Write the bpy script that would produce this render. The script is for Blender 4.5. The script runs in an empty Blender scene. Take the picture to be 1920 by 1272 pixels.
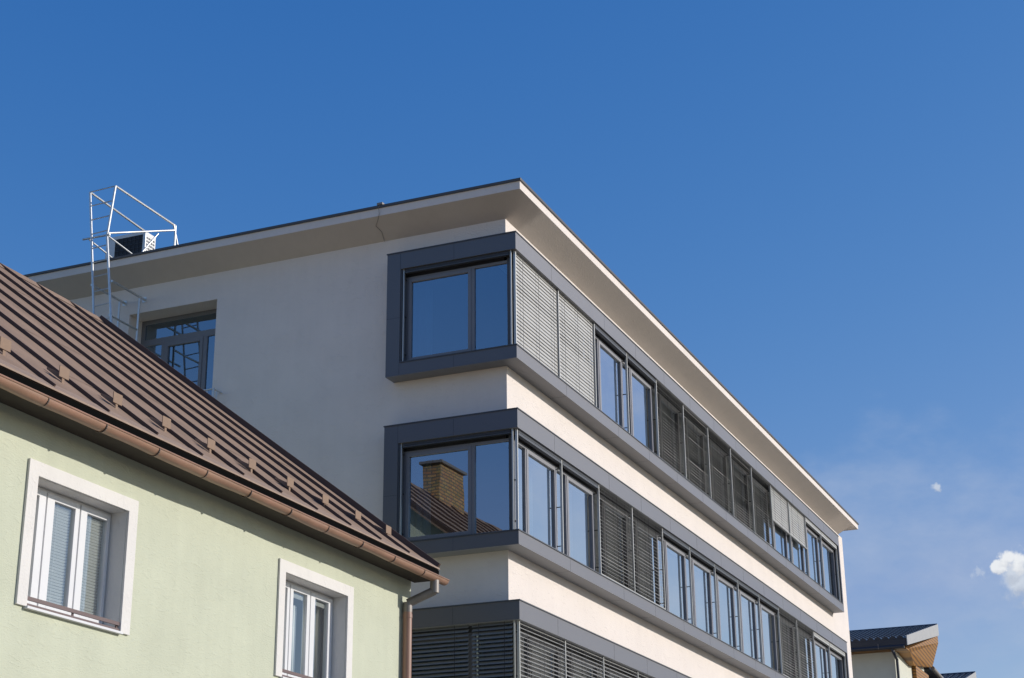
import bpy, math, random
from mathutils import Vector, Matrix, noise
random.seed(7)
R = math.radians
scene = bpy.context.scene
col = scene.collection

# ------------------------------------------------------------------ camera, sky, sun, exposure
cd = bpy.data.cameras.new('camera'); cam = bpy.data.objects.new('camera', cd); col.objects.link(cam)
F = Vector((0.86302, 0.36753, 0.34658)); RT = Vector((0.39487, -0.91869, -0.00906)); UP = Vector((-0.31507, -0.14468, 0.93798))
m = Matrix.Identity(4)
for i in range(3):
    m[i][0], m[i][1], m[i][2] = RT[i], UP[i], -F[i]
m.translation = Vector((-26.6223, -11.4512, 1.6))
cam.matrix_world = m
cd.sensor_width = 36.0; cd.lens = 58.04; cd.clip_start = 0.1; cd.clip_end = 6000
scene.camera = cam

SUN = Vector((0.49, -1.0, 0.438)).normalized()          # towards the sun
SUN_EL = math.asin(SUN.z)
world = bpy.data.worlds.new('World'); scene.world = world; world.use_nodes = True
wt = world.node_tree; wt.nodes.clear()
def wn(t, **k):
    n = wt.nodes.new(t)
    for a, b in k.items(): setattr(n, a, b)
    return n
wo = wn('ShaderNodeOutputWorld'); bg = wn('ShaderNodeBackground')
sky = wn('ShaderNodeTexSky', sky_type='NISHITA', sun_disc=False)
sky.sun_elevation = SUN_EL; sky.sun_rotation = math.atan2(SUN.x, SUN.y)
sky.altitude = 600; sky.air_density = 1.0; sky.dust_density = 0.35; sky.ozone_density = 3.0
SKY_STRENGTH = 0.10
tc = wn('ShaderNodeTexCoord')
# the photograph's sky is a deep clear blue high up and pales towards the horizon: grade each channel of the sky texture
def mth(op, a, b):
    n = wn('ShaderNodeMath', operation=op)
    for i, q in enumerate((a, b)):
        if isinstance(q, (int, float)): n.inputs[i].default_value = q
        else: wt.links.new(q, n.inputs[i])
    return n.outputs[0]
sx = wn('ShaderNodeSeparateColor'); wt.links.new(sky.outputs[0], sx.inputs[0])
r_, g_, b_ = [mth('MULTIPLY', sx.outputs[i], SKY_STRENGTH) for i in range(3)]
r_ = mth('MINIMUM', mth('MULTIPLY', mth('POWER', r_, 1.95), 6.4), mth('MULTIPLY', r_, 1.28))
g_ = mth('MULTIPLY', g_, 1.16)
b_ = mth('MAXIMUM', mth('MULTIPLY', mth('POWER', b_, 0.54), 0.93), mth('MULTIPLY', b_, 1.1))
cx_ = wn('ShaderNodeCombineColor')
for i, q in enumerate((r_, g_, b_)): wt.links.new(mth('DIVIDE', q, SKY_STRENGTH), cx_.inputs[i])
def cloud(prev, d, rad, nscale, thr, soft, strength, colr, seedv, stretch=1.0, ng=2.2):
    """a cloud mask round one direction of the sky, broken up by noise"""
    mp = wn('ShaderNodeVectorMath', operation='DISTANCE'); mp.inputs[1].default_value = Vector(d).normalized()
    sc = wn('ShaderNodeVectorMath', operation='MULTIPLY'); sc.inputs[1].default_value = (1, 1, stretch)
    d2 = Vector(d).normalized(); d2 = Vector((d2.x, d2.y, d2.z * stretch)); mp.inputs[1].default_value = d2
    wt.links.new(tc.outputs['Generated'], sc.inputs[0]); wt.links.new(sc.outputs[0], mp.inputs[0])
    no = wn('ShaderNodeTexNoise'); no.inputs['Scale'].default_value = nscale; no.inputs['Detail'].default_value = 8
    no.inputs['Roughness'].default_value = 0.58
    off = wn('ShaderNodeVectorMath', operation='ADD'); off.inputs[1].default_value = (seedv, seedv * .7, 0)
    wt.links.new(sc.outputs[0], off.inputs[0]); wt.links.new(off.outputs[0], no.inputs['Vector'])
    a = wn('ShaderNodeMath', operation='DIVIDE'); a.inputs[1].default_value = rad; wt.links.new(mp.outputs['Value'], a.inputs[0])
    b = wn('ShaderNodeMath', operation='SUBTRACT'); b.inputs[0].default_value = 1.0; wt.links.new(a.outputs[0], b.inputs[1])
    n2 = wn('ShaderNodeMath', operation='MULTIPLY_ADD'); n2.inputs[1].default_value = ng; n2.inputs[2].default_value = -ng/2
    wt.links.new(no.outputs['Fac'], n2.inputs[0])
    s = wn('ShaderNodeMath', operation='ADD'); wt.links.new(b.outputs[0], s.inputs[0]); wt.links.new(n2.outputs[0], s.inputs[1])
    mr = wn('ShaderNodeMapRange', interpolation_type='SMOOTHSTEP'); mr.inputs[1].default_value = thr; mr.inputs[2].default_value = thr + soft
    mr.inputs[4].default_value = strength; wt.links.new(s.outputs[0], mr.inputs[0])
    mx = wn('ShaderNodeMix', data_type='RGBA'); wt.links.new(mr.outputs[0], mx.inputs['Factor'])
    wt.links.new(prev, mx.inputs['A'])
    # sunlit tops and greyer bases are painted in by height and noise
    cr = wn('ShaderNodeMix', data_type='RGBA'); cr.inputs['A'].default_value = (colr[0]*.55, colr[1]*.58, colr[2]*.66, 1); cr.inputs['B'].default_value = (*colr, 1)
    sep = wn('ShaderNodeSeparateXYZ'); wt.links.new(tc.outputs['Generated'], sep.inputs[0])
    zz = wn('ShaderNodeMapRange'); z0 = Vector(d).normalized().z; zz.inputs[1].default_value = z0 - rad*.75; zz.inputs[2].default_value = z0 + rad*.12
    wt.links.new(sep.outputs['Z'], zz.inputs[0])
    zn = wn('ShaderNodeMath', operation='MULTIPLY_ADD', use_clamp=True); zn.inputs[1].default_value = 1.6; zn.inputs[2].default_value = -.62
    wt.links.new(no.outputs['Fac'], zn.inputs[0])
    za = wn('ShaderNodeMath', operation='ADD', use_clamp=True); wt.links.new(zz.outputs[0], za.inputs[0]); wt.links.new(zn.outputs[0], za.inputs[1])
    wt.links.new(za.outputs[0], cr.inputs['Factor']); wt.links.new(cr.outputs['Result'], mx.inputs['B'])
    return mx.outputs['Result']
W_ = 1.0 / SKY_STRENGTH
c = cx_.outputs[0]
c = cloud(c, (0.9680, 0.150, 0.215), 0.20, 9, 0.10, 0.9, 0.30, (0.62*W_, 0.66*W_, .74*W_), 1.3, 2.0)      # thin veil low on the right
WH = (0.86*W_, 0.88*W_, .90*W_); GR = (0.62*W_, 0.68*W_, .77*W_)
c = cloud(c, (0.9752, 0.0990, 0.1945), 0.0165, 110, 0.12, 0.75, 0.65, GR, 5.1, ng=2.0)
c = cloud(c, (0.9760, 0.1008, 0.1928), 0.0085, 150, 0.25, 0.35, 0.85, GR, 7.7, ng=1.3)
c = cloud(c, (0.9745, 0.1034, 0.2000), 0.0100, 150, 0.25, 0.35, 0.90, GR, 6.7, ng=1.3)
c = cloud(c, (0.9727, 0.1111, 0.2040), 0.0070, 170, 0.20, 0.35, 0.92, WH, 3.1, ng=1.2)
c = cloud(c, (0.9734, 0.0985, 0.2060), 0.0102, 130, 0.22, 0.50, 0.94, WH, 4.1, ng=1.7)
c = cloud(c, (0.9722, 0.1057, 0.2083), 0.0082, 150, 0.22, 0.50, 0.95, WH, 9.3, ng=1.7)
c = cloud(c, (0.9716, 0.1225, 0.2010), 0.0075, 260, 0.35, 0.7, 0.38, GR, 2.2, ng=2.4)
c = cloud(c, (0.9580, 0.1389, 0.2508), 0.0042, 300, 0.20, 0.6, 0.75, GR, 8.2, ng=1.4)
c = cloud(c, (0.90, -0.33, 0.20), 0.40, 5, 0.35, 0.7, 0.60, (0.60*W_, 0.66*W_, .76*W_), 4.4, 1.8)          # clouds over the street side
wt.links.new(c, bg.inputs['Color']); bg.inputs['Strength'].default_value = SKY_STRENGTH
wt.links.new(bg.outputs[0], wo.inputs['Surface'])

sd = bpy.data.lights.new('sun', 'SUN'); sd.energy = 3.8; sd.angle = R(0.5); sd.color = (1.0, 0.94, 0.87)
sun = bpy.data.objects.new('sun', sd); col.objects.link(sun)
sun.rotation_euler = SUN.to_track_quat('Z', 'Y').to_euler()
scene.view_settings.view_transform = 'Standard'; scene.view_settings.look = 'None'
scene.view_settings.exposure = 0.0; scene.view_settings.gamma = 1.0
scene.render.engine = 'CYCLES'
scene.cycles.max_bounces = 8; scene.cycles.transparent_max_bounces = 16

# ------------------------------------------------------------------ materials
def new_mat(name):
    mt = bpy.data.materials.new(name); mt.use_nodes = True
    return mt, mt.node_tree, mt.node_tree.nodes['Principled BSDF']
def mat(name, base, rough=0.7, metal=0.0, var=0.06, vscale=3.0, bump=0.0, bscale=60.0, bdist=0.01, stretch=(1, 1, 1), spec=0.5, stain=None, sscale=1.2, sthr=0.55, samt=0.5):
    mt, nt, p = new_mat(name)
    p.inputs['Roughness'].default_value = rough; p.inputs['Metallic'].default_value = metal
    p.inputs['Specular IOR Level'].default_value = spec
    t = nt.nodes.new('ShaderNodeTexCoord')
    mp = nt.nodes.new('ShaderNodeMapping'); mp.inputs['Scale'].default_value = stretch
    nt.links.new(t.outputs['Object'], mp.inputs['Vector'])
    n = nt.nodes.new('ShaderNodeTexNoise'); n.inputs['Scale'].default_value = vscale; n.inputs['Detail'].default_value = 6; n.inputs['Roughness'].default_value = .6
    nt.links.new(mp.outputs[0], n.inputs['Vector'])
    r = nt.nodes.new('ShaderNodeMapRange'); r.inputs[1].default_value = .25; r.inputs[2].default_value = .75
    r.inputs[3].default_value = 1 - var; r.inputs[4].default_value = 1 + var
    nt.links.new(n.outputs['Fac'], r.inputs[0])
    mx = nt.nodes.new('ShaderNodeMix'); mx.data_type = 'RGBA'; mx.blend_type = 'MULTIPLY'; mx.inputs['Factor'].default_value = 1
    mx.inputs['A'].default_value = (*base, 1); nt.links.new(r.outputs[0], mx.inputs['B'])
    out = mx.outputs['Result']
    if stain:
        n3 = nt.nodes.new('ShaderNodeTexNoise'); n3.inputs['Scale'].default_value = sscale; n3.inputs['Detail'].default_value = 9; n3.inputs['Roughness'].default_value = .7
        nt.links.new(mp.outputs[0], n3.inputs['Vector'])
        r3 = nt.nodes.new('ShaderNodeMapRange'); r3.inputs[1].default_value = sthr; r3.inputs[2].default_value = sthr + .15; r3.inputs[4].default_value = samt
        nt.links.new(n3.outputs['Fac'], r3.inputs[0])
        m3 = nt.nodes.new('ShaderNodeMix'); m3.data_type = 'RGBA'; nt.links.new(r3.outputs[0], m3.inputs['Factor'])
        nt.links.new(out, m3.inputs['A']); m3.inputs['B'].default_value = (*stain, 1); out = m3.outputs['Result']
    nt.links.new(out, p.inputs['Base Color'])
    if bump:
        n2 = nt.nodes.new('ShaderNodeTexNoise'); n2.inputs['Scale'].default_value = bscale; n2.inputs['Detail'].default_value = 5
        nt.links.new(mp.outputs[0], n2.inputs['Vector'])
        b = nt.nodes.new('ShaderNodeBump'); b.inputs['Strength'].default_value = bump; b.inputs['Distance'].default_value = bdist
        nt.links.new(n2.outputs['Fac'], b.inputs['Height']); nt.links.new(b.outputs[0], p.inputs['Normal'])
    return mt
def plaster(name, base, scl, strength, dist, stretch, var=.035, marks=0.5, stain=None, streak=.022):
    """trowelled render: fine grain plus sparse trowel marks"""
    mt = mat(name, base, rough=.92, var=var, vscale=1.1, spec=.2, stain=stain, sscale=2.5, sthr=.60, samt=.35)
    nt = mt.node_tree; p = nt.nodes['Principled BSDF']
    t = nt.nodes.new('ShaderNodeTexCoord'); mp = nt.nodes.new('ShaderNodeMapping'); mp.inputs['Scale'].default_value = stretch
    nt.links.new(t.outputs['Object'], mp.inputs['Vector'])
    # rain streaks: noise drawn out along z, and broad patches from the day's work
    base_in = p.inputs['Base Color'].links[0].from_socket
    for (sx_, sz_, sc_, am) in ((1.0, .10, 5.5, streak), (1.0, 2.2, .55, streak*.8)):
        m2 = nt.nodes.new('ShaderNodeMapping'); m2.inputs['Scale'].default_value = (sx_, sx_, sz_); nt.links.new(t.outputs['Object'], m2.inputs['Vector'])
        q = nt.nodes.new('ShaderNodeTexNoise'); q.inputs['Scale'].default_value = sc_; q.inputs['Detail'].default_value = 6; nt.links.new(m2.outputs[0], q.inputs['Vector'])
        rr = nt.nodes.new('ShaderNodeMapRange'); rr.inputs[1].default_value = .35; rr.inputs[2].default_value = .7; rr.inputs[3].default_value = 1 + am*.4; rr.inputs[4].default_value = 1 - am
        nt.links.new(q.outputs['Fac'], rr.inputs[0])
        mq = nt.nodes.new('ShaderNodeMix'); mq.data_type = 'RGBA'; mq.blend_type = 'MULTIPLY'; mq.inputs['Factor'].default_value = 1
        nt.links.new(base_in, mq.inputs['A']); nt.links.new(rr.outputs[0], mq.inputs['B']); base_in = mq.outputs['Result']
    nt.links.new(base_in, p.inputs['Base Color'])
    a = nt.nodes.new('ShaderNodeTexNoise'); a.inputs['Scale'].default_value = scl; a.inputs['Detail'].default_value = 7; a.inputs['Roughness'].default_value = .65
    b = nt.nodes.new('ShaderNodeTexNoise'); b.inputs['Scale'].default_value = scl * .22; b.inputs['Detail'].default_value = 9; b.inputs['Distortion'].default_value = 1.5
    nt.links.new(mp.outputs[0], a.inputs['Vector']); nt.links.new(mp.outputs[0], b.inputs['Vector'])
    r = nt.nodes.new('ShaderNodeMapRange'); r.inputs[1].default_value = .58; r.inputs[2].default_value = .66; r.inputs[4].default_value = marks
    nt.links.new(b.outputs['Fac'], r.inputs[0])
    s = nt.nodes.new('ShaderNodeMath'); s.operation = 'ADD'; nt.links.new(a.outputs['Fac'], s.inputs[0]); nt.links.new(r.outputs[0], s.inputs[1])
    bp = nt.nodes.new('ShaderNodeBump'); bp.inputs['Strength'].default_value = strength; bp.inputs['Distance'].default_value = dist
    nt.links.new(s.outputs[0], bp.inputs['Height']); nt.links.new(bp.outputs[0], p.inputs['Normal'])
    return mt
def glass(name, refl=0.25, tint=(.55, .62, .62), wave=0.004, gcol=(.92, .96, 1.0)):
    mt = bpy.data.materials.new(name); mt.use_nodes = True; nt = mt.node_tree; nt.nodes.clear()
    o = nt.nodes.new('ShaderNodeOutputMaterial'); mx = nt.nodes.new('ShaderNodeMixShader')
    tr = nt.nodes.new('ShaderNodeBsdfTransparent'); tr.inputs[0].default_value = (*tint, 1)
    gl = nt.nodes.new('ShaderNodeBsdfGlossy'); gl.inputs['Roughness'].default_value = 0.0; gl.inputs['Color'].default_value = (*gcol, 1)
    fr = nt.nodes.new('ShaderNodeFresnel'); fr.inputs['IOR'].default_value = 1.5
    ma = nt.nodes.new('ShaderNodeMath'); ma.operation = 'MULTIPLY_ADD'; ma.inputs[1].default_value = 1 - refl; ma.inputs[2].default_value = refl; ma.use_clamp = True
    # only the outer face reflects; the inner face of the same sheet lets light straight through
    ge = nt.nodes.new('ShaderNodeNewGeometry'); inv = nt.nodes.new('ShaderNodeMath'); inv.operation = 'SUBTRACT'; inv.inputs[0].default_value = 1
    nt.links.new(ge.outputs['Backfacing'], inv.inputs[1]); mm = nt.nodes.new('ShaderNodeMath'); mm.operation = 'MULTIPLY'
    nt.links.new(fr.outputs[0], ma.inputs[0]); nt.links.new(ma.outputs[0], mm.inputs[0]); nt.links.new(inv.outputs[0], mm.inputs[1]); nt.links.new(mm.outputs[0], mx.inputs['Fac'])
    t = nt.nodes.new('ShaderNodeTexCoord'); n = nt.nodes.new('ShaderNodeTexNoise'); n.inputs['Scale'].default_value = 1.3; n.inputs['Detail'].default_value = 1
    nt.links.new(t.outputs['Object'], n.inputs['Vector'])
    b = nt.nodes.new('ShaderNodeBump'); b.inputs['Strength'].default_value = 1; b.inputs['Distance'].default_value = wave
    nt.links.new(n.outputs['Fac'], b.inputs['Height']); nt.links.new(b.outputs[0], gl.inputs['Normal'])
    nt.links.new(tr.outputs[0], mx.inputs[1]); nt.links.new(gl.outputs[0], mx.inputs[2]); nt.links.new(mx.outputs[0], o.inputs['Surface'])
    return mt
M = {}
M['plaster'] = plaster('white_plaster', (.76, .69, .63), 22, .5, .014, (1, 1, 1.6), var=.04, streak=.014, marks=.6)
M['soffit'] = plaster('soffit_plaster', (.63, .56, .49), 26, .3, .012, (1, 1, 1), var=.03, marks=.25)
M['panel'] = mat('grey_metal_panel', (.155, .155, .166), rough=.58, metal=.9, var=.03, vscale=.6, bump=.04, bscale=3, bdist=.01)
p_ = M['panel'].node_tree.nodes['Principled BSDF']; p_.inputs['Sheen Weight'].default_value = 1.0; p_.inputs['Sheen Roughness'].default_value = .35
M['trim'] = mat('dark_metal_trim', (.07, .075, .085), rough=.5, metal=.3, var=.1)
M['rooftrim'] = mat('roof_flashing', (.09, .085, .085), rough=.45, metal=.3, var=.12, vscale=5)
M['frame'] = mat('window_frame_aluminium', (.18, .178, .19), rough=.55, metal=.6, var=.03)
f_ = M['frame'].node_tree.nodes['Principled BSDF']; f_.inputs['Sheen Weight'].default_value = 1.0; f_.inputs['Sheen Roughness'].default_value = .5
M['rail'] = mat('aluminium_guide_rail', (.50, .50, .48), rough=.5, metal=.8, var=.04)
M['slat'] = mat('aluminium_blind_slat', (.42, .415, .395), rough=.5, metal=.5, var=.05, vscale=9)
M['void'] = mat('eave_shade_black', (.006, .006, .006), rough=1, spec=0)  # matt black that paints the shade in the eave gap
M['black'] = mat('black_rubber', (.012, .012, .014), rough=.6)
M['cord'] = mat('blind_cord', (.05, .05, .055), rough=.8)
M['galv'] = mat('galvanised_steel', (.62, .63, .62), rough=.38, metal=.7, var=.12, vscale=14)
M['glassL'] = glass('side_window_glass', .34, (.45, .58, .68), .0014, (.74, .86, 1.0))
M['glassR'] = glass('street_window_glass', .70, (.78, .84, .86), .0022)
M['glassD'] = glass('balcony_door_glass', .30, (.5, .6, .68), .003, (.7, .86, 1.0))
M['glassH'] = glass('house_window_glass', .20, (.95, .97, .96), .002)
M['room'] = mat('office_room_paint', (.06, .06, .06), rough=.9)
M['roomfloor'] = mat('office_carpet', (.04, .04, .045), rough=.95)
M['curtain'] = mat('pale_curtain', (.42, .48, .46), rough=.9, var=.08, vscale=8, stretch=(1, 4, .2))
M['green'] = plaster('green_stucco', (.54, .56, .43), 20, .5, .014, (1, 1, 2.6), var=.06, marks=.3, streak=.028, stain=(.55, .57, .47))
M['casing'] = plaster('white_window_casing', (.72, .695, .655), 30, .5, .012, (1, 1, 1), var=.05, marks=.4, stain=(.58, .53, .47))
M['pvc'] = mat('white_window_frame', (.68, .68, .68), rough=.4, var=.02)
M['brown'] = mat('brown_roof_sheet', (.27, .185, .13), rough=.75, spec=.25, var=.2, vscale=2.4, bump=.25, bscale=7, bdist=.012, stretch=(1, .35, 1), stain=(.235, .155, .108), sscale=4, sthr=.56, samt=.6)
M['seam'] = mat('shaded_roof_seam', (.07, .042, .03), rough=.55, var=.15, vscale=5)  # darker than the sheet: the ribs' shaded side is put into the colour
M['eaveedge'] = mat('weathered_eave_sheet', (.30, .21, .15), rough=.75, var=.15, vscale=6, stain=(.50, .46, .40), sscale=26, sthr=.60, samt=.8)
M['gutter'] = mat('brown_gutter_paint', (.30, .175, .115), rough=.42, var=.16, vscale=3, stain=(.37, .20, .14), sscale=2.2, sthr=.50, samt=.7, stretch=(1, 3, 3))
M['gbracket'] = mat('gutter_bracket', (.06, .04, .03), rough=.6)
M['wood'] = mat('dark_brown_board', (.045, .035, .026), rough=.85, var=.2, vscale=6)
M['pipe'] = mat('brown_downpipe', (.30, .17, .12), rough=.42, var=.14, vscale=4, stretch=(1, 1, .4))
M['zinc'] = mat('weathered_zinc', (.24, .215, .19), rough=.5, metal=.3, var=.15, vscale=8)
M['hrail'] = mat('brown_sill_rail', (.13, .085, .08), rough=.55)
M['vblind'] = mat('white_inner_blind', (.74, .74, .72), rough=.6)
M['croom'] = mat('house_room_paint', (.30, .29, .25), rough=.9)
M['cream'] = mat('cream_house_wall', (.60, .60, .50), rough=.9, var=.04, bump=.2, bscale=30)
M['tile'] = mat('dark_roof_tile', (.035, .036, .045), rough=.3, var=.15, vscale=6)
M['anthra'] = mat('anthracite_gutter', (.035, .037, .045), rough=.4)
M['verge'] = mat('grey_verge_board', (.36, .36, .355), rough=.6, var=.06)
M['asphalt'] = mat('asphalt', (.085, .082, .078), rough=.9, var=.2, vscale=2, bump=.4, bscale=90)
M['paving'] = mat('paving', (.38, .355, .315), rough=.9, var=.12, vscale=3, bump=.2, bscale=40)
M['kerb'] = mat('kerb_stone', (.36, .35, .33), rough=.9)
M['paint'] = mat('road_paint', (.70, .70, .68), rough=.8, var=.1)
M['ground'] = mat('grass_ground', (.18, .17, .11), rough=1, var=.3, vscale=.4, stain=(.15, .13, .09), sscale=.15, sthr=.5, samt=.7)
M['leaf'] = mat('spruce_needles', (.035, .055, .03), rough=.9, var=.4, vscale=2)
M['bark'] = mat('spruce_bark', (.10, .075, .055), rough=.95, var=.2, vscale=6)
M['unit'] = mat('white_unit_casing', (.72, .72, .69), rough=.45, var=.04)

def brick_mat():
    mt, nt, p = new_mat('yellow_brick'); t = nt.nodes.new('ShaderNodeTexCoord')
    b = nt.nodes.new('ShaderNodeTexBrick')
    b.inputs['Color1'].default_value = (.60, .36, .15, 1); b.inputs['Color2'].default_value = (.44, .25, .11, 1); b.inputs['Mortar'].default_value = (.20, .155, .11, 1)
    b.inputs['Scale'].default_value = 1.0; b.inputs['Mortar Size'].default_value = .016; b.inputs['Brick Width'].default_value = .25; b.inputs['Row Height'].default_value = .085
    n = nt.nodes.new('ShaderNodeTexNoise'); n.inputs['Scale'].default_value = 5; n.inputs['Detail'].default_value = 6
    mp = nt.nodes.new('ShaderNodeMapping')
    # bricks run round the stack: u = x + y, v = z
    sp = nt.nodes.new('ShaderNodeSeparateXYZ'); ad = nt.nodes.new('ShaderNodeMath'); ad.operation = 'ADD'; cb = nt.nodes.new('ShaderNodeCombineXYZ')
    nt.links.new(t.outputs['Object'], sp.inputs[0]); nt.links.new(sp.outputs['X'], ad.inputs[0]); nt.links.new(sp.outputs['Y'], ad.inputs[1])
    nt.links.new(ad.outputs[0], cb.inputs['X']); nt.links.new(sp.outputs['Z'], cb.inputs['Y']); nt.links.new(cb.outputs[0], b.inputs['Vector'])
    nt.links.new(t.outputs['Object'], n.inputs['Vector'])
    mx = nt.nodes.new('ShaderNodeMix'); mx.data_type = 'RGBA'; mx.blend_type = 'MULTIPLY'; mx.inputs['Factor'].default_value = .5
    nt.links.new(b.outputs['Color'], mx.inputs['A']); nt.links.new(n.outputs['Color'], mx.inputs['B'])
    nt.links.new(mx.outputs['Result'], p.inputs['Base Color']); p.inputs['Roughness'].default_value = .9
    bp = nt.nodes.new('ShaderNodeBump'); bp.inputs['Strength'].default_value = .5; bp.inputs['Distance'].default_value = -.01
    nt.links.new(b.outputs['Fac'], bp.inputs['Height']); nt.links.new(bp.outputs[0], p.inputs['Normal'])
    return mt
M['brick'] = brick_mat()
def wood_soffit_mat():
    mt, nt, p = new_mat('orange_wood_boards'); t = nt.nodes.new('ShaderNodeTexCoord')
    w = nt.nodes.new('ShaderNodeTexWave'); w.bands_direction = 'Z'; w.inputs['Scale'].default_value = 2.5; w.inputs['Distortion'].default_value = .5
    n = nt.nodes.new('ShaderNodeTexNoise'); n.inputs['Scale'].default_value = 3; mp = nt.nodes.new('ShaderNodeMapping'); mp.inputs['Scale'].default_value = (1, 1, 9)
    nt.links.new(t.outputs['Object'], w.inputs['Vector']); nt.links.new(t.outputs['Object'], mp.inputs[0]); nt.links.new(mp.outputs[0], n.inputs['Vector'])
    r = nt.nodes.new('ShaderNodeValToRGB'); r.color_ramp.elements[0].color = (.11, .045, .01, 1); r.color_ramp.elements[1].color = (.34, .15, .02, 1); r.color_ramp.elements[1].position = .55
    a = nt.nodes.new('ShaderNodeMath'); a.operation = 'MULTIPLY'; nt.links.new(w.outputs['Fac'], a.inputs[0]); nt.links.new(n.outputs['Fac'], a.inputs[1])
    a2 = nt.nodes.new('ShaderNodeMath'); a2.operation = 'MULTIPLY'; a2.inputs[1].default_value = 1.5; nt.links.new(a.outputs[0], a2.inputs[0])
    nt.links.new(a2.outputs[0], r.inputs[0]); nt.links.new(r.outputs[0], p.inputs['Base Color']); p.inputs['Roughness'].default_value = .6
    return mt
M['cladding'] = wood_soffit_mat()

# ------------------------------------------------------------------ mesh helpers
class MB:
    def __init__(s): s.v = []; s.f = []; s.m = []; s.cur = 0
    def add(s, vs, fs):
        o = len(s.v); s.v += [tuple(p) for p in vs]; s.f += [tuple(o + i for i in f) for f in fs]; s.m += [s.cur]*len(fs); return s
    def box(s, x0, x1, y0, y1, z0, z1):
        x0, x1 = min(x0, x1), max(x0, x1); y0, y1 = min(y0, y1), max(y0, y1); z0, z1 = min(z0, z1), max(z0, z1)
        return s.add([(x0,y0,z0),(x1,y0,z0),(x1,y1,z0),(x0,y1,z0),(x0,y0,z1),(x1,y0,z1),(x1,y1,z1),(x0,y1,z1)],
                     [(0,3,2,1),(4,5,6,7),(0,1,5,4),(1,2,6,5),(2,3,7,6),(3,0,4,7)])
    def prism(s, pts, d):
        """closed polygon pts extruded by vector d"""
        n = len(pts); d = Vector(d); a = [Vector(p) for p in pts]; b = [p + d for p in a]
        nor = Vector((0, 0, 0))
        for i in range(n): nor += a[i].cross(a[(i+1) % n])
        if nor.dot(d) > 0: a.reverse(); b.reverse()
        return s.add(a + b, [tuple(range(n)), tuple(range(2*n-1, n-1, -1))] + [(i, i+n, (i+1) % n + n, (i+1) % n) for i in range(n)])
    def tube(s, a, b, r, n=10, r2=None):
        a, b = Vector(a), Vector(b); r2 = r if r2 is None else r2
        q = (b - a).normalized().to_track_quat('Z', 'Y'); vs = []
        for P, rr in ((a, r), (b, r2)):
            for i in range(n):
                t = 2*math.pi*i/n; vs.append(P + q @ Vector((rr*math.cos(t), rr*math.sin(t), 0)))
        return s.add(vs, [tuple(range(n-1, -1, -1)), tuple(range(n, 2*n))] + [(i, (i+1) % n, (i+1) % n + n, i+n) for i in range(n)])
    def path(s, pts, r, n=8):
        for a, b in zip(pts[:-1], pts[1:]): s.tube(a, b, r, n)
        return s
def link(name, mb, mt, parent=None, smooth=False, bevel=0.0, loc=None, mt2=None):
    me = bpy.data.meshes.new(name); me.from_pydata(mb.v, [], mb.f); me.update()
    me.materials.append(mt)
    if mt2: me.materials.append(mt2); me.polygons.foreach_set('material_index', mb.m)
    if smooth:
        me.polygons.foreach_set('use_smooth', [True]*len(me.polygons))
        me.set_sharp_from_angle(angle=R(40))
    o = bpy.data.objects.new(name, me); col.objects.link(o)
    if parent: o.parent = parent
    if loc: o.location = loc
    if bevel:
        b = o.modifiers.new('bevel', 'BEVEL'); b.width = bevel; b.segments = 2; b.limit_method = 'ANGLE'
    return o
def empty(name, loc, rotz=0):
    o = bpy.data.objects.new(name, None); col.objects.link(o); o.location = loc; o.rotation_euler = (0, 0, rotz); o.empty_display_size = .3
    return o
def tag(o, label=None, cat=None, group=None, kind=None):
    if label: o['label'] = label
    if cat: o['category'] = cat
    if group: o['group'] = group
    if kind: o['kind'] = kind
    return o
def wall_grid(mb, axis, p0, p1, us, zs, solid):
    """wall slab between planes p0 and p1 made of cells; axis 'x' = runs along X"""
    for i in range(len(us)-1):
        for j in range(len(zs)-1):
            if solid((us[i]+us[i+1])/2, (zs[j]+zs[j+1])/2):
                if axis == 'x': mb.box(us[i], us[i+1], p0, p1, zs[j], zs[j+1])
                else: mb.box(p0, p1, us[i], us[i+1], zs[j], zs[j+1])

# ------------------------------------------------------------------ ground, street (setting)
tag(link('ground', MB().box(-600, 600, -600, 600, -2.0, -0.02), M['ground']), kind='structure')
tag(link('pavement', MB().box(-80, 90, -2.6, 0.4, -.02, .12), M['paving']), kind='structure')
tag(link('pavement', MB().box(-80, 90, -14.5, -9.9, -.02, .12), M['paving']), kind='structure')
tag(link('road', MB().box(-120, 120, -9.6, -2.9, -.06, 0.0), M['asphalt']), kind='structure')
kb = MB()
for y0 in (-2.9, -9.9):
    for i in range(-80, 90): kb.box(i + .005, i + .995, y0, y0 + .3, -.02, .125)
tag(link('kerb', kb, M['kerb'], bevel=.012), kind='structure')
rm = MB()
for i in range(-20, 20): rm.box(i*6, i*6 + 3, -6.31, -6.19, .002, .004)
tag(link('road_marking', rm, M['paint']), kind='structure')

# ------------------------------------------------------------------ office building
B = empty('office_building', (0, 0, 0))
tag(B, 'white plastered office building with grey metal corner window bays and a wide flat roof', 'building')
D = .358                                    # how far the bays stand out
BAY = [dict(t=14.301, tb=13.95, st=12.034, sb=11.774, x1=26.79), dict(t=10.801, tb=10.44, st=8.549, sb=8.289, x1=26.79), dict(t=7.301, tb=6.961, st=5.05, sb=4.79, x1=26.79)]
XE, ZT, YB = 29.094, 14.772, 14.3
L1, L1o = 2.35, 2.062
w = MB()
zs = [0, 5.05, 6.961, 8.549, 10.44, 12.034, 13.95, ZT]
def bayz(z): return any(b['st'] < z < b['tb'] for b in BAY)
wall_grid(w, 'x', 0, .30, [0, 26.6, XE], zs, lambda u, z: not (bayz(z) and u < 26.6))
zs2 = [0, 5.05, 6.961, 8.549, 10.44, 11.45, 12.034, 13.95, 14.18, ZT]
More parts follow.
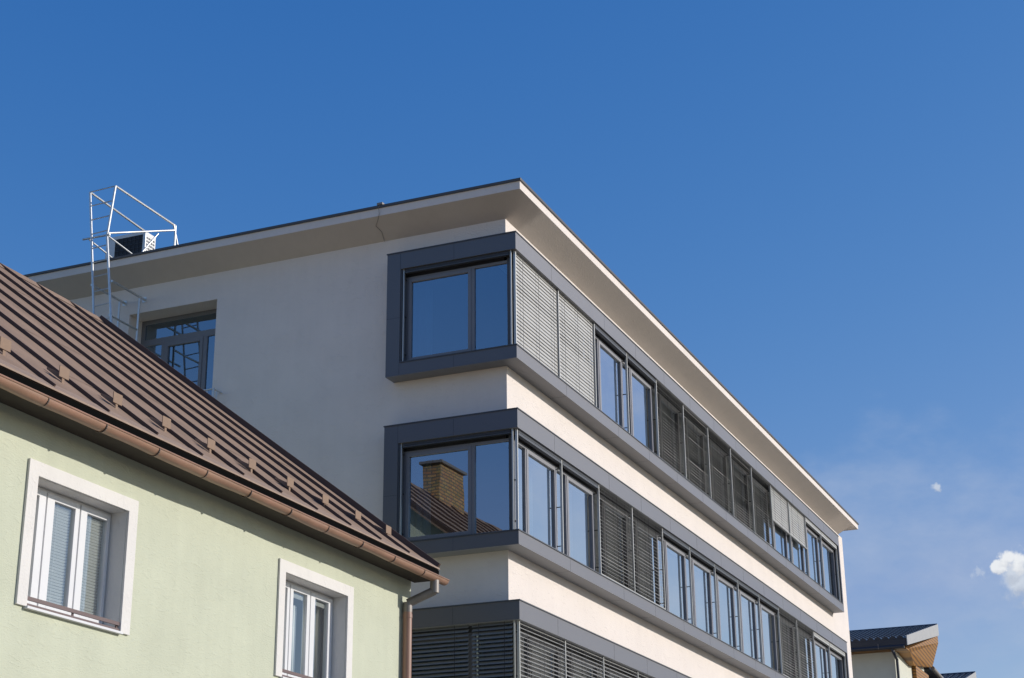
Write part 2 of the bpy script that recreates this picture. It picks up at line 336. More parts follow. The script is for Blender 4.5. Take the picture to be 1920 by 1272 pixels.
def sol(u, z):
    if bayz(z) and u < L1o: return False
    if 11.45 < z < 14.18 and 6.46 < u < 8.62: return False
    return True
wall_grid(w, 'y', 0, .30, [.30, L1o, 6.46, 8.62, YB], zs2, sol)
w.box(.3, 28.5, YB - .3, YB, 0, ZT)
w.box(28.2, 28.5, .3, YB - .3, 0, ZT)
link('wall', w, M['plaster'], B)
# wedge-shaped eaves and slab
xo, yo, zf, zt2 = -.554, -.541, 15.067, 15.235
XR = 29.32; XW = 28.5
e = MB(); us = [0, .7, 1.8, 6, 12, 18, 24, XW]; vs_ = [0, .7, 1.8, 5, 9, YB + .5]
V = [(u if i else 0, 0, ZT) for i, u in enumerate(us)] + [(u if i else xo, yo, zf) for i, u in enumerate(us)]
nu = len(us); e.add(V, [(i, i+nu, i+nu+1, i+1) for i in range(nu-1)])
o_ = len(e.v); nv = len(vs_) - 1
e.v += [(0, v_, ZT) for v_ in vs_[1:]] + [(xo, v_, zf) for v_ in vs_[1:]]
inn = [0] + list(range(o_, o_+nv)); out = [nu] + list(range(o_+nv, o_+2*nv))
e.f += [(inn[i], inn[i+1], out[i+1], out[i]) for i in range(nv)]; e.m += [0]*nv
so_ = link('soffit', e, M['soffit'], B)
so_.data.polygons.foreach_set('use_smooth', [True]*len(so_.data.polygons))
link('soffit_end', MB().prism([(XW-.01, 0, ZT), (XW-.01, yo, zf), (XW-.01, 0, zf)], (.011, 0, 0)), M['soffit'], B)
link('fascia', MB().box(xo, XR, yo, YB+.5, zf + .0005, zt2), M['plaster'], B)
ft = MB().box(xo - .03, XR + .03, yo - .03, YB + .53, zt2 - .005, 15.285)
link('roof_edge_trim', ft, M['rooftrim'], B, bevel=.006)
# interior floors, ceilings, back walls
it = MB(); fl = MB()
for b in BAY:
    it.box(.30, 28.1, 6.0, 6.1, b['st'] - .85, b['tb'] + .25)
    it.box(.30, 28.1, .31, 6.0, b['tb'] + .10, b['tb'] + .25)
    fl.box(.30, 28.1, .31, 6.0, b['st'] - 1.0, b['st'] - .85)
    for x in (4.3, 8.4, 14.5, 20.6, 24.7): it.box(x, x + .1, .32, 5.99, b['st'] - .85, b['tb'] + .1)
it.box(5.0, 5.1, 6.11, 9.5, 11.3, 14.3); it.box(.30, 5.0, 6.11, 9.5, 14.25, 14.35)
link('inner_wall', it, M['room'], B); link('floor_slab', fl, M['roomfloor'], B)

def bay(b):
    p = MB(); t, tb, st, sb, x1 = b['t'], b['tb'], b['st'], b['sb'], b['x1']
    # top and sill bands wrapped round the corner (L-shaped), left and right ends
    for z0, z1 in ((tb, t), (sb, st)):
        p.prism([(-D, -D, z0), (x1, -D, z0), (x1, 0, z0), (0, 0, z0), (0, L1, z0), (-D, L1, z0)], (0, 0, z1 - z0))
    p.box(-D, 0.0, L1o, L1, st, tb)
    p.box(x1 - .10, x1, -D, 0.0, st, tb)
    p.cur = 1
    # joints between the panels, a thin dark shadow gap each
    j = p; g = .004
    for k in range(1, 14):
        x = .42 + 2.02*k - (1.0 if k == 1 else 0)
        if x < x1 - .3:
            j.box(x, x+g, -D-.0015, -D, tb+.002, t-.03); j.box(x+.7, x+.7+g, -D-.0015, -D, sb+.002, st-.03)
            j.box(x+.7, x+.7+g, -D, -.002, sb-.0015, sb)
    for y in (.92, L1o):
        j.box(-D-.0015, -D, y, y+g, sb+.002, st-.03); 
        j.box(-D-.0015, -D, y if y < 2 else L1o + .001, (y if y < 2 else L1o + .001) + g, tb+.002, t-.03)
    j.box(-D-.0015, -D, L1o, L1, (st+tb)/2 - .05, (st+tb)/2 - .05 + g)
    s = link('bay_surround', p, M['panel'], B, mt2=M['black'])
    # drip caps on the two bands
    c = MB()
    for z, in ((t,), (st,)):
        c.prism([(-D-.014, -D-.014, z-.012), (x1+.01 if z == t else x1-.1, -D-.014, z-.012), (x1+.01 if z == t else x1-.1, -.001, z-.012), (-.001, -.001, z-.012),
                 (-.001, (L1+.012) if z == t else L1o, z-.012), (-D-.014, (L1+.012) if z == t else L1o, z-.012)], (0, 0, .021))
    link('drip_cap', c, M['trim'], s)
    # lining above the opening
    l = MB().box(-.02, x1-.1, -.12, 0.0, tb-.13, tb-.001).box(-.12, 0.0, -.02, L1o, tb-.13, tb-.001)
    l.box(-D+.02, -.02, L1o-.03, L1o, st+.02, tb); l.box(x1-.13, x1-.1, -D+.03, -.02, st+.02, tb)
    link('reveal_lining', l, M['trim'], s)
for b in BAY: bay(b)

XK = [-.17] + [-.12 + 2.04*k for k in range(1, 14)]
GY = -.15                                   # glazing plane of the street side (and x = GY on the side facade)
def member(mb, ax, a0, a1, z0, z1, d0, d1):
    if ax == 'x': mb.box(a0, a1, d0, d1, z0, z1)
    else: mb.box(d0, d1, a0, a1, z0, z1)
def street_window(b, k, curtain=None):
    x0, x1 = XK[k] + (.0 if k else .06), XK[k+1]; z0, z1 = b['st'] + .01, b['tb'] - .13
    if k == 12: x1 = b['x1'] - .13
    fr = MB(); y0, y1 = -.19, -.11
    nl = x0 + .03; nr = x0 + .50; bl = nr + .13; br = x1 - .11
    member(fr, 'x', x0, nl, z0, z1, y0, y1); member(fr, 'x', x1-.035, x1, z0, z1, y0, y1)
    member(fr, 'x', nl, x1-.035, z1-.05, z1, y0, y1); member(fr, 'x', nl, x1-.035, z0, z0+.05, y0, y1)
    member(fr, 'x', nr, nr+.05, z0+.05, z1-.05, y0, y1)
    f = link('window', fr, M['frame'], B, bevel=.003)
    s = MB(); y0 -= .012
    member(s, 'x', nr+.045, bl, z0+.045, z1-.045, y0, y1); member(s, 'x', br, x1-.04, z0+.045, z1-.045, y0, y1)
    member(s, 'x', bl, br, z0+.045, z0+.11, y0, y1); member(s, 'x', bl, br, z1-.11, z1-.045, y0, y1)
    link('sash', s, M['frame'], f, bevel=.003)
    g = MB().box(nl, nr, GY-.004, GY+.004, z0+.05, z1-.05); g.box(bl, br, GY-.010, GY-.002, z0+.11, z1-.11)
    link('pane', g, M['glassR'], f)
    if curtain:
        cu = MB(); cx0, cx1 = curtain; n = int((cx1-cx0)/.035); pts = []
        for i in range(n+1): pts.append((x0 + cx0 + i*.035, .20 + .035*math.sin(i*1.25)))
        vs = [(x, y, z0-.2) for x, y in pts] + [(x, y, z1) for x, y in pts] 
        cu.add(vs, [(i, i+1, i+2+n, i+1+n) for i in range(n)])
        o = link('curtain', cu, M['curtain'], f, smooth=True); so = o.modifiers.new('thick', 'SOLIDIFY'); so.thickness = .004
    return f
curt = {(0, 3): (1.35, 1.8), (0, 2): (1.2, 1.7), (1, 0): (1.2, 1.8), (1, 4): (1.3, 1.75), (1, 5): (.7, 1.1), (1, 6): (.1, .45), (1, 7): (1.3, 1.7), (0, 11): (.7, 1.0), (1, 1): (1.5, 1.8), (1, 8): (.1, .5)}
for bi, b in enumerate(BAY):
    for k in range(13):
        if bi == 2 and k > 8: continue
        street_window(b, k, curt.get((bi, k)))

def slats(ax, a0, a1, ztop, zbot, tilt, pc, sgn=-1, pitch=.074, width=.080):
    if tilt > R(60): width = .082
    """venetian slats hung between ztop and zbot; tilt from horizontal, outer edge down"""
    mb = MB(); z = ztop - .03; ca, sa = math.cos(tilt), math.sin(tilt); th = .0018
    while z > zbot + .02:
        jt = random.gauss(0, .035) + (random.uniform(-.14, .14) if random.random() < .04 else 0); ca, sa = math.cos(tilt+jt), math.sin(tilt+jt)
        prof = []
        for t, h in ((-.5, 0), (-.25, .007), (.0, .0095), (.25, .007), (.5, 0)):
            prof.append((t*width*ca*1.0 + h*sa, t*width*-sa*-1.0 + h*ca))   # (inward, up): outer edge (t=-.5) lower
        top = [(u, v) for u, v in prof]; bot = [(u + th*sa*-1, v - th*ca) for u, v in reversed(prof)]
        ring = top + bot
        if ax == 'x': A = [(a0, pc + u, z + v) for u, v in ring]; dv = (a1-a0, 0, 0)
        else: A = [(pc + u, a0, z + v) for u, v in ring]; dv = (0, a1-a0, 0)
        n = len(A); Bv = [tuple(Vector(p) + Vector(dv)) for p in A]
        mb.add(A + Bv, [tuple(range(n)), tuple(range(2*n-1, n-1, -1))] + [(i, i+n, (i+1) % n + n, (i+1) % n) for i in range(n)])
        z -= pitch
    return mb
def blind(ax, a0, a1, b, tilt, zbot=None, cords=3, group=None):
    zt = b['tb'] - .005; zb = b['st'] + .055 if zbot is None else zbot
    pc = -.285
    s = slats(ax, a0 + .025, a1 - .025, zt, zb, tilt, pc)
    c = s; c.cur = 1
    L = a1 - a0
    for q in ((.14, .5, .86) if L > 1.4 else (.2, .8)):
        a = a0 + L*q
        member(c, ax, a-.004, a+.004, zb, zt, pc-.043, pc-.040); member(c, ax, a-.004, a+.004, zb, zt, pc+.040, pc+.043)
    o = link('blind', s, M['slat'], B, mt2=M['cord'])
    r = MB(); member(r, ax, a0 + .025, a1 - .025, zb - .022, zb + .004, pc - .035, pc + .035)
    link('bottom_rail', r, M['slat'], o, bevel=.004)
    return o
def guide(ax, a, b, double=False):
    g = MB(); member(g, ax, a-.013, a+.013, b['st']+.01, b['tb'], -.315, -.27)
    t = g; g.cur = 1
    for q in (.1, .5, .9):
        z = b['st'] + (b['tb']-b['st'])*q; member(t, ax, a-.008, a+.008, z-.008, z+.008, -.27, -.19)
    link('guide_rail', g, M['rail'], B, mt2=M['black'])
DARK, CLOSED = R(45), R(82)
state = {0: 'CC..DDDDDHH..', 1: '..DD.....DD..', 2: 'DDDDDDDD.'}
for bi, b in enumerate(BAY):
    for k, s in enumerate(state[bi]):
        a0, a1 = XK[k], XK[k+1]
        if k == 0: a0 = -.255
        if k == 12: a1 = b['x1'] - .2
        if s == 'C': blind('x', a0, a1, b, CLOSED)
        elif s == 'D': blind('x', a0, a1, b, R((49, 40, 36)[bi]))
        elif s == 'H': blind('x', a0, a1, b, R(80), zbot=b['tb'] - 1.0)
        else:   # drawn up: a packed stack just under the lining
            st = MB(); zz = b['tb'] - .012; low = .16 if k >= 11 else .075
            n = 5 if k >= 11 else 3
            for q in range(n): st.box(a0+.03, a1-.03, -.32, -.25, zz - .010, zz); zz -= .014
            st.box(a0+.03, a1-.03, -.322, -.248, zz - .05, zz - .004)
            link('raised_blind', st, M['slat'] if k >= 11 else M['trim'], B)
        if not (k == 0 and False): guide('x', a0 if k == 0 else XK[k], b)
    guide('x', a1, b)
# side facade windows
for bi, b in enumerate(BAY):
    z0, z1 = b['st'] + .01, b['tb'] - .13
    fr = MB(); x0, x1 = -.19, -.11
    member(fr, 'y', 1.96, L1o-.03, z0, z1, x0, x1); member(fr, 'y', -.11, 1.96, z1-.05, z1, x0, x1); member(fr, 'y', -.11, 1.96, z0, z0+.05, x0, x1)
    member(fr, 'y', .57, .64, z0+.05, z1-.05, x0, x1)
    f = link('window', fr, M['frame'], B, bevel=.003)
    sh = MB(); member(sh, 'y', .635, .70, z0+.045, z1-.045, x0-.012, x1); member(sh, 'y', 1.90, 1.965, z0+.045, z1-.045, x0-.012, x1)
    member(sh, 'y', .70, 1.90, z0+.045, z0+.11, x0-.012, x1); member(sh, 'y', .70, 1.90, z1-.11, z1-.045, x0-.012, x1)
    link('sash', sh, M['frame'], f, bevel=.003)
    g = MB(); member(g, 'y', .70, 1.90, z0+.11, z1-.11, GY-.010, GY-.002); member(g, 'y', -.11, .57, z0+.05, z1-.05, GY-.004, GY+.004)
    link('pane', g, M['glassL'], f)
    po = MB().box(-.192, -.108, -.192, -.108, z0, b['tb']-.02); link('corner_post', po, M['trim'], B)
    guide('y', -.235, b)
    guide('y', L1o - .05, b)
    if bi == 2:
        for a0, a1 in ((-.22, .60), (.62, L1o - .05)): blind('y', a0, a1, b, R(42))
    else:
        st = MB(); zz = b['tb'] - .012
        for q in range(3): st.box(-.32, -.25, -.2, L1o-.08, zz-.010, zz); zz -= .014
        st.box(-.322, -.248, -.2, L1o-.08, zz-.03, zz-.004); link('raised_blind', st, M['trim'], B)
    # pale curtain drawn to the left edge behind the glass
    cu = MB(); pts = [(.16 + .03*math.sin(i*1.2), 1.62 + i*.03) for i in range(16)]; n = 15
    cu.add([(x, y, z0-.1) for x, y in pts] + [(x, y, z1+.05) for x, y in pts], [(i, i+1, i+2+n, i+1+n) for i in range(n)])
    o = link('curtain', cu, M['curtain'], f, smooth=True); so = o.modifiers.new('thick', 'SOLIDIFY'); so.thickness = .004
# balcony door in its deep recess
dx = .45; y0, y1, z0, z1 = 6.46, 8.62, 11.45, 14.18
rc = MB(); rc.box(.30, dx+.1, y0-.1, y0, z0, z1).box(.30, dx+.1, y1, y1+.1, z0, z1).box(.30, dx+.1, y0-.1, y1+.1, z1, z1+.1).box(.30, dx+.1, y0-.1, y1+.1, z0-.1, z0)
link('door_recess', rc, M['plaster'], B)
fr = MB()
for a, b_ in ((y0+.002, y0+.07), (y1-.09, y1-.002), (6.95, 7.05), (7.98, 8.08)): fr.box(dx, dx+.08, a, b_, z0, z1-.002 if a in (y0+.002, y1-.09) else 13.599)
fr.box(dx, dx+.08, y0+.07, y1-.09, 13.60, 13.74).box(dx, dx+.08, y0+.07, y1-.09, z1-.09, z1-.002)
f = link('balcony_door', fr, M['frame'], B, bevel=.003)
s = MB()
for a, b_ in ((7.05, 7.12), (7.91, 7.98)): s.box(dx-.015, dx+.07, a, b_, z0+.1, 13.60)
s.box(dx-.015, dx+.07, 7.12, 7.91, 13.52, 13.60)
link('sash', s, M['frame'], f, bevel=.003)
g = MB()
for a, b_, c0, c1 in ((6.53, 6.95, z0+.1, 13.6), (7.12, 7.91, z0+.1, 13.52), (8.08, 8.53, z0+.1, 13.6), (6.53, 8.53, 13.74, 14.09)): g.box(dx+.03, dx+.038, a, b_, c0, c1)
link('pane', g, M['glassD'], f)
rl = MB(); xr = -.28
rl.tube((xr, 6.24, 12.12), (xr, 8.85, 12.12), .018); rl.tube((xr, 6.24, 12.12), (.0, 6.24, 12.12), .018); rl.tube((xr, 8.85, 12.12), (0, 8.85, 12.12), .018)
rl.tube((xr, 6.24, 11.3), (xr, 8.85, 11.3), .016)
y = 6.24
while y < 8.86: rl.tube((xr, y, 11.3), (xr, y, 12.11), .010 if y > 6.3 else .02, 6); y += .145
rl.tube((xr+.12, 6.24, 11.3), (xr+.12, 6.24, 12.12), .012, 6)
link('balcony_railing', rl, M['galv'], B, smooth=True)
# lightning conductor and its clamp near the eave
lc = MB().path([(-.56, 2.42, 15.33), (-.60, 2.44, 15.22), (-.585, 2.43, 15.10), (-.50, 2.50, 15.02), (-.36, 2.62, 14.96), (-.22, 2.56, 14.88), (-.02, 2.60, 14.76)], .005, 6)
lc.box(-.60, -.50, 2.36, 2.48, 15.286, 15.33)
link('lightning_wire', lc, M['zinc'], B, smooth=True)

# ------------------------------------------------------------------ access ladder on the side facade
Ld = empty('roof_access_ladder', (-1.15, 8.5, 13.2))
tag(Ld, 'galvanised steel roof ladder with flared handrails leading over the eave of the office building', 'ladder')
def LL(mb): 
    mb.v = [(x+1.15, y-8.5, z-13.2) for x, y, z in mb.v]; return mb
lx = -1.15
def lrail(t): return 9.00 - .36*(16.6-t)/2.82      # y of the left rail at height t
def rrail(t): return 8.36 + (.11 if t < 15.5 else .11*(16.6-t)/1.1) - (.30*(15.5-t)/2.1 if t < 15.5 else 0)
link('side_rail', LL(MB().tube((lx, lrail(11.2), 11.2), (lx, lrail(16.6), 16.6), .026)), M['galv'], Ld, smooth=True)
link('side_rail', LL(MB().path([(lx, rrail(11.2), 11.2), (lx, rrail(15.5), 15.5), (lx, rrail(16.62), 16.62)], .026)), M['galv'], Ld, smooth=True)
z = 16.6
for i in range(17):
    link('rung', LL(MB().tube((lx, lrail(z), z), (lx, rrail(z), z + .02), .013, 8)), M['galv'], Ld, smooth=True); z -= .33
hr = MB().path([(lx, 8.36, 16.62), (.85, 8.22, 16.50), (.88, 8.22, 15.28)], .024)
link('handrail', LL(hr), M['galv'], Ld, smooth=True)
hr = MB().path([(lx, 9.0, 16.6), (.85, 9.0, 16.50), (.88, 9.0, 15.28)], .024)
link('handrail', LL(hr), M['galv'], Ld, smooth=True)
br = MB().tube((lx, 9.08, 15.53), (lx, 8.40, 15.52), .022); br.tube((lx, 8.45, 15.56), (.86, 8.22, 16.40), .022)
br.tube((lx, 8.45, 15.5), (.5, 8.45, 15.35), .018); br.tube((lx, 8.92, 15.5), (.3, 8.92, 15.32), .018)
br.tube((.30, 8.26, 16.1), (-.28, 8.35, 15.30), .018); br.tube((.78, 8.22, 16.5), (1.35, 8.22, 15.3), .018)
link('brace', LL(br), M['galv'], Ld, smooth=True)
for y in (8.26, 8.76):
    a = MB().tube((lx, y, 14.46), (0, y, 14.46), .026); a.tube((lx, y, 13.72), (-.18, y, 13.72), .022)
    a.box(-.012, 0, y-.05, y+.05, 14.40, 14.52); a.tube((-.18, y, 12.5), (-.18, y, 14.44), .026)
    link('wall_bracket', LL(a), M['galv'], Ld, smooth=True)

# ------------------------------------------------------------------ air conditioning unit on the roof
U = empty('air_conditioning_unit', (1.5, 9.5, 15.286))
tag(U, 'white rooftop air conditioning unit with dark grille standing behind the steel ladder', 'air conditioner')
u = MB().box(0, .42, 0, 1.05, .50, .58).box(0, .42, 0, 1.05, 1.52, 1.60).box(.03, .42, 0.0, .03, .58, 1.52).box(.03, .42, .02, .80, .58, 1.52)
u.box(0, .42, .80, 1.05, .58, 1.52).box(0, .03, 0, .05, .58, 1.52)
for x in (.05, .33):
    for y in (.05, .95): u.box(x, x+.05, y, y+.05, 0, .5)
link('casing', u, M['unit'], U, bevel=.004)
g = MB().box(.005, .028, .05, .80, .58, 1.52)
link('coil', g, M['black'], U)
g = MB()
for i in range(1, 9): g.box(-.006, .002, .05, .80, .58 + i*.105, .588 + i*.105)
for i in range(1, 7): g.box(-.006, .002, .05 + i*.107, .056 + i*.107, .58, 1.52)
link('grille', g, M['trim'], U)
g = MB()
for i in range(11):
    for k in range(4): g.box(.06 + k*.085, .12 + k*.085, -.006, 0, .62 + i*.082, .66 + i*.082)
link('side_louvre', g, M['trim'], U)

# ------------------------------------------------------------------ green house (own axes: x along the street front, y inwards)
TH = .014
H = empty('green_house', (-4, 0, 0), TH)
tag(H, 'pale green rendered house with a steep brown sheet metal roof and white framed windows', 'house')
HX0, HX1 = -17.0, .16
EY, EZ, KS = -.40, 7.18, .766            # eave edge, its height, slope of the roof
RY = 6.40; RZ = EZ + (RY - EY)*KS
zsf = 6.99
w1 = (-8.985, -7.335); w2 = (-3.73, -1.955); wz = (4.972, 6.368)
w = MB()
def hs(u, z):
    for a, b_ in (w1, w2):
        if a < u < b_ and wz[0] < z < wz[1]: return False
    return True
wall_grid(w, 'x', 0, .32, [HX0, w1[0], w1[1], w2[0], w2[1], HX1], [0, wz[0], wz[1], zsf], hs)
w.box(HX0, HX1, 12.5, 12.8, 0, zsf)
for a, b_ in ((HX0, HX0+.3), (HX1-.3, HX1)):
    w.box(a, b_, .32, 12.5, 0, zsf)
    w.prism([(a, .02, zsf), (a, 12.78, zsf), (a, 12.78, EZ-.06+(.02-EY)*KS), (a, RY, EZ-.06+(RY-EY)*KS), (a, .02, EZ-.06+(.02-EY)*KS)], (b_-a, 0, 0))
link('wall', w, M['green'], H)
# roof slopes
VX = .30
def slope(y): return EZ + (y - EY)*KS if y <= RY else EZ + (2*RY - y - EY)*KS
r = MB(); t = .05
r.prism([(HX0-.2, EY, EZ-t), (HX0-.2, EY, EZ), (HX0-.2, RY, RZ), (HX0-.2, RY, RZ-t)], (VX-HX0+.2, 0, 0))
r.prism([(HX0-.2, 2*RY-EY, EZ-t), (HX0-.2, 2*RY-EY, EZ), (HX0-.2, RY+.001, RZ), (HX0-.2, RY+.001, RZ-t)], (VX-HX0+.2, 0, 0))
rnd = random.Random(5)
x = -.61
while x > HX0:
    yy = rnd.uniform(.6, 2.4)
    while yy < RY - .3:
        a_ = Vector((x - .95, yy, slope(yy))); 
        r.prism([(x-.945, yy, slope(yy)+.0005), (x-.945, yy-.02, slope(yy-.02)+.005), (x-.945, yy+.05, slope(yy+.05)+.002)], (.925, 0, 0)); yy += 2.0 + rnd.uniform(-.1, .1)
    x -= .961
RO = link('roof', r, M['brown'], H)
rn = Vector((0, -KS, 1)).normalized()
def seam(x, ya, yb, wd=.024, ht=.042, wob=.012):
    """an upstand that wanders a little, like hand-folded sheet"""
    mb = MB(); n = 12; vs = []
    for i in range(n+1):
        y = ya + (yb-ya)*i/n; xx = x + noise.noise(Vector((x*3.1, y*1.3, 2.0)))*wob*3
        b0 = Vector((xx, y, slope(y) + .001)); tp = b0 + rn*(ht + noise.noise(Vector((x*2, y*2, 9)))*.006)
        vs += [b0 - Vector((wd/2, 0, 0)), tp - Vector((wd*.4, 0, 0)), tp + Vector((wd*.4, 0, 0)), b0 + Vector((wd/2, 0, 0))]
    fs = [(3, 2, 1, 0), tuple(4*n + q for q in range(4))]
    for i in range(n):
        for q in range(4): fs.append((4*i+q, 4*i+(q+1) % 4, 4*i+4+(q+1) % 4, 4*i+4+q))
    return mb.add(vs, fs)
x = -.61; 
while x > HX0: 
    link('seam', seam(x, -.33, RY), M['seam'], RO); x -= .961
link('verge_upstand', seam(VX-.03, EY, RY, .06, .085, 0), M['seam'], RO)
link('ridge_cap', MB().prism([(HX0-.2, RY-.16, slope(RY-.16)+.012), (HX0-.2, RY, RZ+.05), (HX0-.2, RY+.16, slope(RY+.16)+.012), (HX0-.2, RY, RZ-.02)], (VX-HX0+.2, 0, 0)), M['brown'], RO)
ee = MB().prism([(HX0-.2, EY-.035, EZ-.02), (HX0-.2, EY-.03, EZ+.004), (HX0-.2, EY+.22, slope(EY+.22)+.006), (HX0-.2, EY+.22, slope(EY+.22)+.001), (HX0-.2, EY, EZ-.005)], (VX-HX0+.2, 0, 0))
link('eave_sheet', ee, M['eaveedge'], RO)
for i in range(-7, 10):
    x = -9.603 + i*1.011
    if x > .2: continue
    yb = .09; zb = slope(yb)
    mb = MB(); mb.box(-.022, .022, -.012, -.004, -.02, .07); mb.box(-.088, .088, -.022, -.012, .05, .178)
    mb.prism([(-.012, .0, .02), (-.012, .22, .02 + .22*KS), (-.012, .22, .05 + .22*KS), (-.012, 0, .10)], (.024, 0, 0))
    link('snow_guard', mb, M['brown'], RO, bevel=.002, loc=(x, yb, zb))
# gutter
gy, gz, gr = -.475, 6.995, .078
g = MB(); n = 14; nx = 60; gx0, gx1 = HX0-.2, .38
ring = [(gy + gr*math.cos(math.pi + math.pi*i/n), gz + gr*math.sin(math.pi + math.pi*i/n)) for i in range(n+1)]
inner = [(gy + (gr-.006)*math.cos(2*math.pi - math.pi*i/n), gz + (gr-.006)*math.sin(2*math.pi - math.pi*i/n)) for i in range(n+1)]
full = ring + inner; L = len(full); vs = []
for j in range(nx+1):
    x = gx0 + (gx1-gx0)*j/nx; sag = .006*math.sin(x*2.1) + .003*math.sin(x*5.3)
    vs += [(x, a, b_ + sag) for a, b_ in full]
fs = []
for j in range(nx):
    for i in range(L): fs.append((j*L+i, j*L+(i+1) % L, (j+1)*L+(i+1) % L, (j+1)*L+i))
fs += [tuple(nx*L + i for i in range(n+1))]
g.add(vs, fs)
g.tube((gx0, gy-gr, gz+.004), (gx1, gy-gr, gz+.004), .012, 8)
GU = link('gutter', g, M['gutter'], H, smooth=True)
for i in range(-7, 11):
    x = -9.592 + 1.01*i
    if x > .2: continue
    b_ = MB(); pr = [(gy + (gr+.005)*math.cos(math.pi + math.pi*q/10), gz + (gr+.005)*math.sin(math.pi + math.pi*q/10)) for q in range(11)]
    for p, q in zip(pr[:-1], pr[1:]): b_.box(x-.007, x+.007, min(p[0], q[0])-.002, max(p[0], q[0])+.002, min(p[1], q[1])-.002, max(p[1], q[1])+.002)
    link('gutter_bracket', b_, M['gbracket'], GU)
# eave boards and the painted shade of the gap
link('eave_gap_shade', MB().box(HX0-.2, VX-.01, EY-.018, EY-.002, 6.97, EZ-.03), M['void'], H)  # added black strip imitating the dark shade between roof edge and gutter
link('eave_board', MB().box(HX0-.2, VX-.02, -.385, 0.0, zsf, zsf+.025).box(HX0-.2, VX-.02, -.385, -.36, zsf+.025, 7.11), M['wood'], H)
# downpipe
px_ = -.12; pr = .068
dp = MB().tube((px_+.13, gy, gz-gr+.02), (px_+.13, gy, 6.74), pr+.004, 14).tube((px_+.13, gy-.003, 6.775), (px_+.005, -.085, 6.59), pr, 14)
DP = link('downpipe_elbow', dp, M['zinc'], H, smooth=True)
link('downpipe_collar', MB().tube((px_, -.085, 6.60), (px_, -.085, 6.45), pr+.003, 16), M['zinc'], H, smooth=True)
dp = MB().tube((px_, -.085, 6.455), (px_, -.085, .1), pr, 16); dp.tube((px_, -.085, 6.42), (px_, -.085, 6.36), pr+.006, 16)
link('downpipe', dp, M['pipe'], H, smooth=True)
# chimney on the ridge
c = MB().box(-7.15, -5.75, 6.02, 6.48, RZ-.6, RZ + .72)
CH = link('chimney', c, M['brick'], RO)
link('chimney_cap', MB().box(-7.23, -5.67, 5.94, 6.56, RZ+.72, RZ+.80), M['zinc'], CH, bevel=.01)
# rooms behind the house windows
hr_ = MB()
for a, b_ in ((-9.6, -6.7), (-4.3, -1.3)):
    hr_.box(a, b_, 3.0, 3.1, 4.2, 6.7).box(a, a+.05, .33, 3.0, 4.2, 6.7).box(b_-.05, b_, .33, 3.0, 4.2, 6.7).box(a+.05, b_-.05, .33, 3.0, 6.6, 6.7).box(a+.05, b_-.05, .33, 3.0, 4.1, 4.2)
link('inner_wall', hr_, M['croom'], H)

